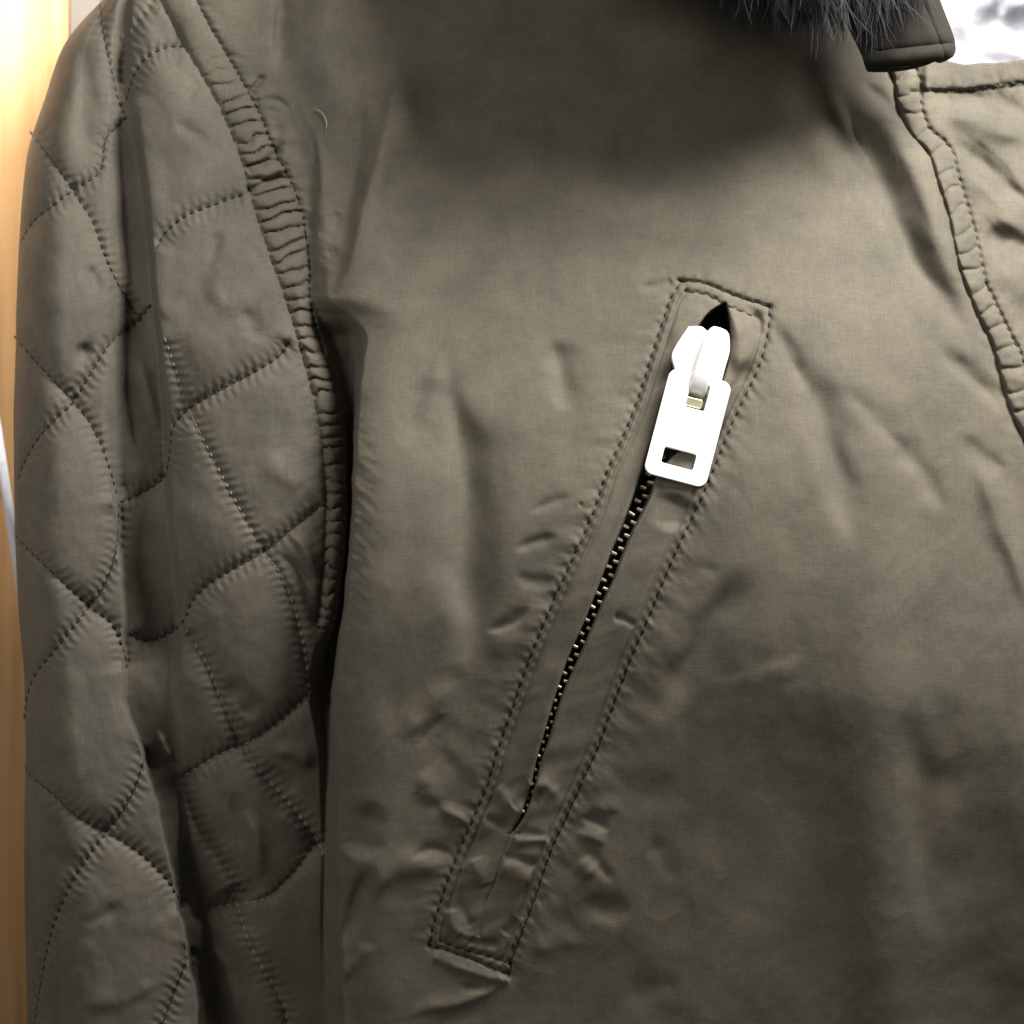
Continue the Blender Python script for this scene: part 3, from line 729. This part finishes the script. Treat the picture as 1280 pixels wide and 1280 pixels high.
# ---------------------------------------------------------------- zip: teeth
bm = bmesh.new()
bmesh.ops.create_cube(bm, size=1)
for v in bm.verts:
    v.co.x *= 0.0022; v.co.y *= 0.0016; v.co.z *= 0.00112
    if v.co.x > 0: v.co.z *= 0.72
bmesh.ops.bevel(bm, geom=bm.edges[:], offset=0.00022, segments=1, affect='EDGES')
tm = bpy.data.meshes.new('tooth'); bm.to_mesh(tm); bm.free(); tm.materials.append(M['tooth'])
cen = crom([(872,415),(866,440),(852,500),(828,560),(813,594),(800,628),(783,664),(770,693),(759,723),(748,749),(732,787),(716,823),(702,858),(691,891),(681,926),(674,951),(665,986),(655,1015)], 1.0)
cum = np.concatenate([[0], np.cumsum(np.linalg.norm(np.diff(cen, axis=0), axis=1))])
t = 0; side = 1
while t < cum[-1]:
    x = np.interp(t, cum, cen[:, 0]); y = np.interp(t, cum, cen[:, 1]); x2 = np.interp(t + 3, cum, cen[:, 0]); y2 = np.interp(t + 3, cum, cen[:, 1])
    dx, dy = x2 - x, y2 - y; l = math.hypot(dx, dy) or 1; dx /= l; dy /= l
    gw = float(np.interp(y, gr[:, 1], gr[:, 0]) - np.interp(y, gl[:, 1], gl[:, 0]))
    sc = min(1.0, max(0.45, gw / 17.0))
    o = bpy.data.objects.new('tooth', tm); COL.objects.link(o); o.parent = pocket
    ox = side * 3.4 * sc
    hb = hs(x, y) + 2.2
    o.location = P(x - dy * -ox, y + dx * -ox, hb)
    # local x runs across the zip towards its centre
    ax = Vector((-side, 0, 0)); along = math.atan2(-dy, dx)
    across = along + math.pi / 2
    o.rotation_euler = Euler((random.uniform(-.12, .12), -(across) + (math.pi if side > 0 else 0) + random.uniform(-.05, .05), random.uniform(-.15, .15)))
    o.scale = (sc, 1, 1)
    t += 9.0; side = -side

# ---------------------------------------------------------------- slider and pull tab
def plate(name, loops, thick, bevel, mat, parent):
    cu = bpy.data.curves.new(name, 'CURVE'); cu.dimensions = '2D'; cu.fill_mode = 'BOTH'
    cu.extrude = thick / 2 - bevel; cu.bevel_depth = bevel; cu.bevel_resolution = 3
    for lp in loops:
        sp = cu.splines.new('POLY'); sp.points.add(len(lp) - 1); sp.use_cyclic_u = True
        for i, (x, y) in enumerate(lp): sp.points[i].co = (x, y, 0, 1)
    tmp = bpy.data.objects.new('tmp', cu); COL.objects.link(tmp)
    dg = bpy.context.evaluated_depsgraph_get(); me = bpy.data.meshes.new_from_object(tmp.evaluated_get(dg))
    bpy.data.objects.remove(tmp); bpy.data.curves.remove(cu); me.name = name; me.materials.clear()
    o = link(name, me, mat, parent, smooth=False)
    me.polygons.foreach_set('use_smooth', np.ones(len(me.polygons), bool)); me.set_sharp_from_angle(angle=math.radians(35))
    return o
def rrect(cx, cy, wd, ht, r, n=6):
    out = []
    for qx, qy, a0 in ((1, 1, 0), (-1, 1, 90), (-1, -1, 180), (1, -1, 270)):
        for k in range(n + 1):
            a = math.radians(a0 + 90 * k / n); out.append((cx + qx * (wd / 2 - r) + r * math.cos(a), cy + qy * (ht / 2 - r) + r * math.sin(a)))
    return out
def sm(pts, n=3):
    p = np.array(pts + pts[:1]); 
    return [tuple(v) for v in crom(p, n)[:-1]]
px2 = S
tabH = 130 * px2; tabW = 75 * px2
th = math.radians(15.0)
hz = float(hs(858, 440) if False else 0)
base_h = max(float(hs(835, 560)), float(hs(905, 520)), float(hs(820, 590)))
tab = plate('pull_tab', [rrect(0, 0, tabW, tabH, 10 * px2), rrect(2 * px2, 40 * px2, 26 * px2, 34 * px2, 4 * px2), rrect(-1 * px2, -39 * px2, 42 * px2, 22 * px2, 4 * px2)], 0.0016, 0.0003, M['steel'], pocket)
tab.location = P(859.5, 535, base_h + 3.0)
Rm = Matrix.Rotation(-th, 3, 'Y').inverted() if False else None
tab.rotation_euler = Euler((math.radians(90 - 3.0), 0, 0), 'XYZ')
tab.rotation_mode = 'QUATERNION'
q0 = Euler((math.radians(90), 0, 0)).to_quaternion()
from mathutils import Quaternion
qroll = Quaternion((0, 1, 0), th)                      # lean in the picture plane
tab.rotation_quaternion = Quaternion((1, 0, 0), math.radians(-4)) @ qroll @ q0
# slider body: shield-shaped top plate, narrower neck, side flanges and a lower plate
def pic(loop, cx, cy): return [((x - cx) * px2, -(y - cy) * px2) for x, y in loop]
body_loop = [(862,411),(876,411),(884,417),(892,411),(906,416),(909,424),(909,440),(904,458),(899,476),(893,492),(862,486),(848,478),(846,462),(842,446),(848,432)]
sl_h = base_h - 0.6
sb = plate('slider', [pic(sm(body_loop, 3), 876, 450)], 0.0019, 0.00045, M['steel'], pocket)
sb.rotation_euler = (math.radians(90 - 2), 0, 0); sb.location = P(876, 450, sl_h)
sb2 = plate('slider_back', [pic(sm([(858,420),(905,424),(903,450),(890,505),(850,495),(848,450)], 3), 876, 450)], 0.0012, 0.0003, M['steel'], sb)
sb2.matrix_parent_inverse = Matrix(); sb2.location = (0, 0, -0.0028)
# bridge that carries the tab: a bent strap rising from the plate and coming down through the first hole
def strap(pathpx, wd, th_, mat, name, parent):
    Vv = []; Ff = []; n = len(pathpx)
    pts3 = [Vector(P(x, y, h)) for x, y, h in pathpx]
    side_ = Vector((math.cos(th), 0, -math.sin(th)))
    for i, p in enumerate(pts3):
        d = (pts3[min(i + 1, n - 1)] - pts3[max(i - 1, 0)]).normalized(); nn = side_.cross(d).normalized()
        for a, b in ((-1, -1), (-.85, 1), (.85, 1), (1, -1)):
            Vv.append(tuple(p + side_ * (a * wd / 2) - nn * (b * th_ / 2)))
    for i in range(n - 1):
        for k in range(4):
            Ff.append((i * 4 + k, i * 4 + (k + 1) % 4, (i + 1) * 4 + (k + 1) % 4, (i + 1) * 4 + k))
    Ff.append((0, 3, 2, 1)); e = (n - 1) * 4; Ff.append((e, e + 1, e + 2, e + 3))
    o = link(name, mesh_np(name, Vv, Ff), mat, parent, smooth=False)
    b = o.modifiers.new('bevel', 'BEVEL'); b.width = 0.0002; b.segments = 2
    return o
pp = []
for a in np.linspace(0, 1, 13):
    x = 893 + (868 - 893) * a; y = 420 + (500 - 420) * a
    pp.append((x, y, sl_h + 0.8 + 4.2 * math.sin(math.pi * min(a * 1.0, 1)) ** 0.6 - (2.5 * a if a > .9 else 0)))
br = strap(pp, 22 * px2, 0.0011, M['steel'], 'slider_bridge', pocket)
ft = plate('bridge_foot', [rrect(0, 0, 22 * px2, 9 * px2, 2 * px2)], 0.0012, 0.0003, M['bridge'], pocket)
ft.rotation_mode = 'QUATERNION'; ft.rotation_quaternion = qroll @ q0; ft.location = P(865.5, 503, base_h + 1.6)

# ---------------------------------------------------------------- hood, its flap and the fur
def flap():
    nu, nv = 90, 80; cs = [(1000, -90), (1138, -60), (1203, 74), (1085, 86)]
    Vv = np.zeros((nv, nu, 3))
    for j in range(nv):
        for i in range(nu):
            u, v = i / (nu - 1), j / (nv - 1)
            tl, tr, brr, bl = [np.array(c) for c in cs]
            p = (tl * (1 - u) + tr * u) * (1 - v) + (bl * (1 - u) + brr * u) * v
            cr_ = (u ** 5) * (v ** 9); x, y = p; x -= 16 * cr_; y -= 5 * cr_; y += 2.2 * math.sin(u * 5) * v; x += 2.5 * math.sin(v * 6) * u
            h = 9 + 3 * math.sin(u * 2.2) - 10 * (1 - v) * 0.4
            dr = (1 - u) * 100
            h -= 1.0 * math.exp(-abs(dr - 14) / 3.0)                    # right hem
            yb = 62 + (1125 - x) * 0.10
            if y > yb - 30: h -= 3.2 * math.exp(-abs(y - yb) / 3.0) * min(1, max(0, (x - 1090) / 30))
            yb2 = 78 + (1125 - x) * 0.11
            h -= 1.3 * math.exp(-abs(y - yb2) / 2.6)
            h += 0.6 * float(perlin(np.array([x / 26.]), np.array([y / 20.]), 5)[0])
            h -= 3.5 * max(0, (u - 0.88) / 0.12) ** 2 + 2.5 * max(0, (v - 0.93) / 0.07) ** 2
            Vv[j, i] = P(x, y, h)
    ix = np.arange(nu * nv).reshape(nv, nu)
    f = np.stack([ix[:-1, :-1], ix[1:, :-1], ix[1:, 1:], ix[:-1, 1:]], -1).reshape(-1, 4)
    o = link('hood_flap', mesh_np('hood_flap', Vv.reshape(-1, 3), f), M['shaded_cotton'], jacket)
    so = o.modifiers.new('thick', 'SOLIDIFY'); so.thickness = 0.0016; so.offset = 1
    return o
flap()
# hood: heavy roll of cloth that hangs forward above the picture, lined with fur
def roll(name, path, rad, mat, parent, nseg=28, seed=3, lump=0.1):
    p = crom(path_xy := [(a[0], a[1]) for a in path], 10); ts = np.linspace(0, 1, len(p)); tsrc = np.linspace(0, 1, len(path))
    hh = np.interp(ts, tsrc, [a[2] for a in path]); rr = np.interp(ts, tsrc, rad)
    Vv = []; n = len(p)
    c3 = [Vector(P(x, y, h)) for (x, y), h in zip(p, hh)]
    for i in range(n):
        d = (c3[min(i + 1, n - 1)] - c3[max(i - 1, 0)]).normalized(); a1 = d.cross(Vector((0, 1, 0))).normalized(); a2 = d.cross(a1).normalized()
        for k in range(nseg):
            an = 2 * math.pi * k / nseg; q = c3[i] + (a1 * math.cos(an) + a2 * math.sin(an)) * rr[i] * 0.001 * (1 + lump * math.sin(3 * an + i * .3) + lump * math.sin(i * 0.5 + 2 * an))
            Vv.append(tuple(q))
    f = []
    for i in range(n - 1):
        for k in range(nseg): f.append((i * nseg + k, (i + 1) * nseg + k, (i + 1) * nseg + (k + 1) % nseg, i * nseg + (k + 1) % nseg))
    o = link(name, mesh_np(name, Vv, f), mat, parent)
    return o, c3, rr
hood, _, _ = roll('hood', [(540, -225, -14), (720, -182, 10), (860, -160, 32), (1000, -165, 28), (1150, -200, 8)], [8, 24, 34, 33, 22], M['shaded_cotton'], jacket)
furcore, fc, frr = roll('fur_trim', [(660, -210, 14), (760, -160, 30), (890, -120, 38), (985, -62, 34), (1080, -52, 26), (1160, -90, 18)], [8, 12, 13, 15, 14, 8], M['fur_under'], hood, 20, 3, 0.06)
def fur(n, mat, seed, lmin, lmax, rad, sel=None, name='fur_hair'):
    r = random.Random(seed); Vv = []; Ff = []
    ncl = 150; clumps = [(r.uniform(-.35, .35), r.uniform(-.3, .3)) for _ in range(ncl)]
    for _ in range(n):
        i = r.randrange(1, len(fc) - 1); ph = r.uniform(0, 2 * math.pi)
        if sel and not sel(fc[i], r): continue
        d = (fc[i + 1] - fc[i - 1]).normalized(); a1 = d.cross(Vector((0, 1, 0))).normalized(); a2 = d.cross(a1).normalized()
        nrm = a1 * math.cos(ph) + a2 * math.sin(ph)
        st_ = fc[i] + nrm * frr[i] * 0.001 * 0.95 + d * r.uniform(-.0015, .0015)
        cl = clumps[int((i * 3.1 + ph * 4)) % ncl]
        L = r.uniform(lmin, lmax) * (1 + 0.5 * cl[0])
        dr = (nrm * 0.55 + Vector((cl[0] * 0.9, -0.15, -0.85)) + Vector((r.gauss(0, .22), r.gauss(0, .2), r.gauss(0, .2)))).normalized()
        cur = st_; sg = 5; base = len(Vv); w0 = rad * r.uniform(.6, 1.3)
        bend = Vector((r.gauss(0, .22) + cl[1], r.gauss(0, .1), -0.28))
        for s in range(sg + 1):
            rr2 = w0 * (1 - s / sg) ** 0.7 + 0.00001
            b1 = dr.cross(Vector((0, 1, 0.1))).normalized(); b2 = dr.cross(b1)
            for k in range(3):
                an = 2.094 * k; Vv.append(tuple(cur + b1 * (rr2 * math.cos(an)) + b2 * (rr2 * math.sin(an))))
            cur = cur + dr * (L / sg); dr = (dr + bend * 0.3).normalized()
        for s in range(sg):
            for k in range(3): Ff.append((base + s * 3 + k, base + s * 3 + (k + 1) % 3, base + (s + 1) * 3 + (k + 1) % 3, base + (s + 1) * 3 + k))
    o = link(name, mesh_np(name, Vv, Ff), mat, furcore); o['kind'] = 'stuff'
    return o
fur(11000, M['fur_under'], 1, 0.006, 0.014, 0.00009)
fur(3500, M['fur_grey'], 2, 0.008, 0.018, 0.00008, lambda p, r: min(abs(p.x - c) for c in (0.093, 0.106, 0.118)) < 0.0035 or r.random() < 0.22)

# ---------------------------------------------------------------- lint on the chest
lp = crom([(396, 136), (404, 143), (408, 152), (408, 161)], 1.5)
Vv = []; Ff = []
for i, (x, y) in enumerate(lp):
    c = Vector(P(x, y, hs(x, y) + 0.5)); r = 0.00018
    for k in range(4): a = k * math.pi / 2; Vv.append((c.x + r * math.cos(a), c.y + r * math.sin(a), c.z))
for i in range(len(lp) - 1):
    for k in range(4): Ff.append((i * 4 + k, i * 4 + (k + 1) % 4, (i + 1) * 4 + (k + 1) % 4, (i + 1) * 4 + k))
M['lint'] = plain('lint', (0.34, 0.32, 0.26), 0.8)
tag(link('lint_thread', mesh_np('lint_thread', Vv, Ff), M['lint']), 'tiny curved pale thread of lint on the jacket beside the armhole', 'lint')

# ---------------------------------------------------------------- behind the jacket
def wood_mat():
    m, nt, b = nodes('honey_wood'); L = nt.links.new
    tc = nt.nodes.new('ShaderNodeTexCoord'); mp = nt.nodes.new('ShaderNodeMapping'); mp.inputs['Scale'].default_value = (1, 1, 0.05)
    n = nt.nodes.new('ShaderNodeTexNoise'); n.inputs['Scale'].default_value = 110; n.inputs['Detail'].default_value = 5; n.inputs['Distortion'].default_value = 1.2
    r = nt.nodes.new('ShaderNodeValToRGB'); r.color_ramp.elements[0].position = 0.25; r.color_ramp.elements[0].color = (0.66, 0.34, 0.14, 1)
    r.color_ramp.elements[1].position = 0.62; r.color_ramp.elements[1].color = (0.86, 0.52, 0.25, 1)
    L(tc.outputs['Object'], mp.inputs[0]); L(mp.outputs[0], n.inputs['Vector']); L(n.outputs['Fac'], r.inputs[0]); L(r.outputs[0], b.inputs['Base Color'])
    b.inputs['Roughness'].default_value = 0.45
    return m
def box(name, x0, x1, y0, y1, z0, z1, mat, parent=None, bev=0.002):
    bm = bmesh.new(); bmesh.ops.create_cube(bm, size=1)
    for v in bm.verts: v.co = Vector(((x0 + x1) / 2 + v.co.x * (x1 - x0), (y0 + y1) / 2 + v.co.y * (y1 - y0), (z0 + z1) / 2 + v.co.z * (z1 - z0)))
    if bev: bmesh.ops.bevel(bm, geom=bm.edges[:], offset=bev, segments=3, affect='EDGES')
    me = bpy.data.meshes.new(name); bm.to_mesh(me); bm.free()
    return link(name, me, mat, parent)
M['wood'] = wood_mat(); M['wall'] = plain('white_wall', (0.86, 0.86, 0.84), 0.7, 0, 0.03, 40)
def PB(px, py, depth):   # point on the plane 'depth' metres behind the jacket
    k = (DCAM + depth) / DCAM; return Vector(((px - 640) * S * k, depth, (640 - py) * S * k))
wall = tag(box('wall', -0.9, 0.9, 0.22, 0.30, -0.7, 0.8, M['wall'], None, 0), kind='structure')
a = PB(74, 0, 0.13)
cup = tag(empty('cupboard_door', (a.x - 0.05, 0.13, -0.4)), 'honey coloured wooden door behind the quilted sleeve', 'door')
ob = box('door_panel', a.x - 0.30, a.x, 0.13, 0.152, -0.62, 0.62, M['wood'], None, 0.003); par(ob, cup); cup_loc = cup.location.copy(); ob.matrix_parent_inverse = Matrix.Translation(-cup_loc)
# slanting white cord between the door and the sleeve
s0 = PB(-14, 470, 0.10); s1 = PB(36, 800, 0.10)
bm = bmesh.new(); bmesh.ops.create_cone(bm, cap_ends=True, segments=16, radius1=0.0017, radius2=0.0017, depth=(s1 - s0).length * 1.5)
me = bpy.data.meshes.new('cord'); bm.to_mesh(me); bm.free()
M['cord'] = plain('pale_blue_plastic', (0.62, 0.63, 0.72), 0.4)
cd = link('cord', me, M['cord']); cd.location = (s0 + s1) / 2; cd.rotation_mode = 'QUATERNION'; cd.rotation_quaternion = (s1 - s0).to_track_quat('Z', 'Y')
tag(cd, 'pale bluish white cord hanging slanted between the wooden door and the sleeve', 'cord')
# crumpled white garment behind the neck opening
nu, nv = 160, 140; u, v = np.meshgrid(np.linspace(0, 1, nu), np.linspace(0, 1, nv))
gxp = 1080 + u * 420; gyp = -160 + v * 330
rel = 14 * fbm(gxp / 70 + 0.5 * fbm(gxp / 60, gyp / 60, 2, 9), gyp / 95, 2, 200) + 2 * ridged(gxp / 80 + gyp / 200, gyp / 130, 1, 210)
k = (DCAM + 0.09) / DCAM
VV = np.stack([(gxp - 640) * S * k, 0.09 - rel * 0.001, (640 - gyp) * S * k], -1)
ix = np.arange(nu * nv).reshape(nv, nu); f = np.stack([ix[:-1, :-1], ix[1:, :-1], ix[1:, 1:], ix[:-1, 1:]], -1).reshape(-1, 4)
M['white_cloth'] = fabric('white_lace', (0.46, 0.46, 0.50), var=0.12, tint=(1, 1, 1.0))
wg = link('white_garment', mesh_np('white_garment', VV.reshape(-1, 3), f), M['white_cloth'])
so = wg.modifiers.new('thick', 'SOLIDIFY'); so.thickness = 0.001
tag(wg, 'crumpled white and grey garment hanging behind the neck of the jacket', 'garment')
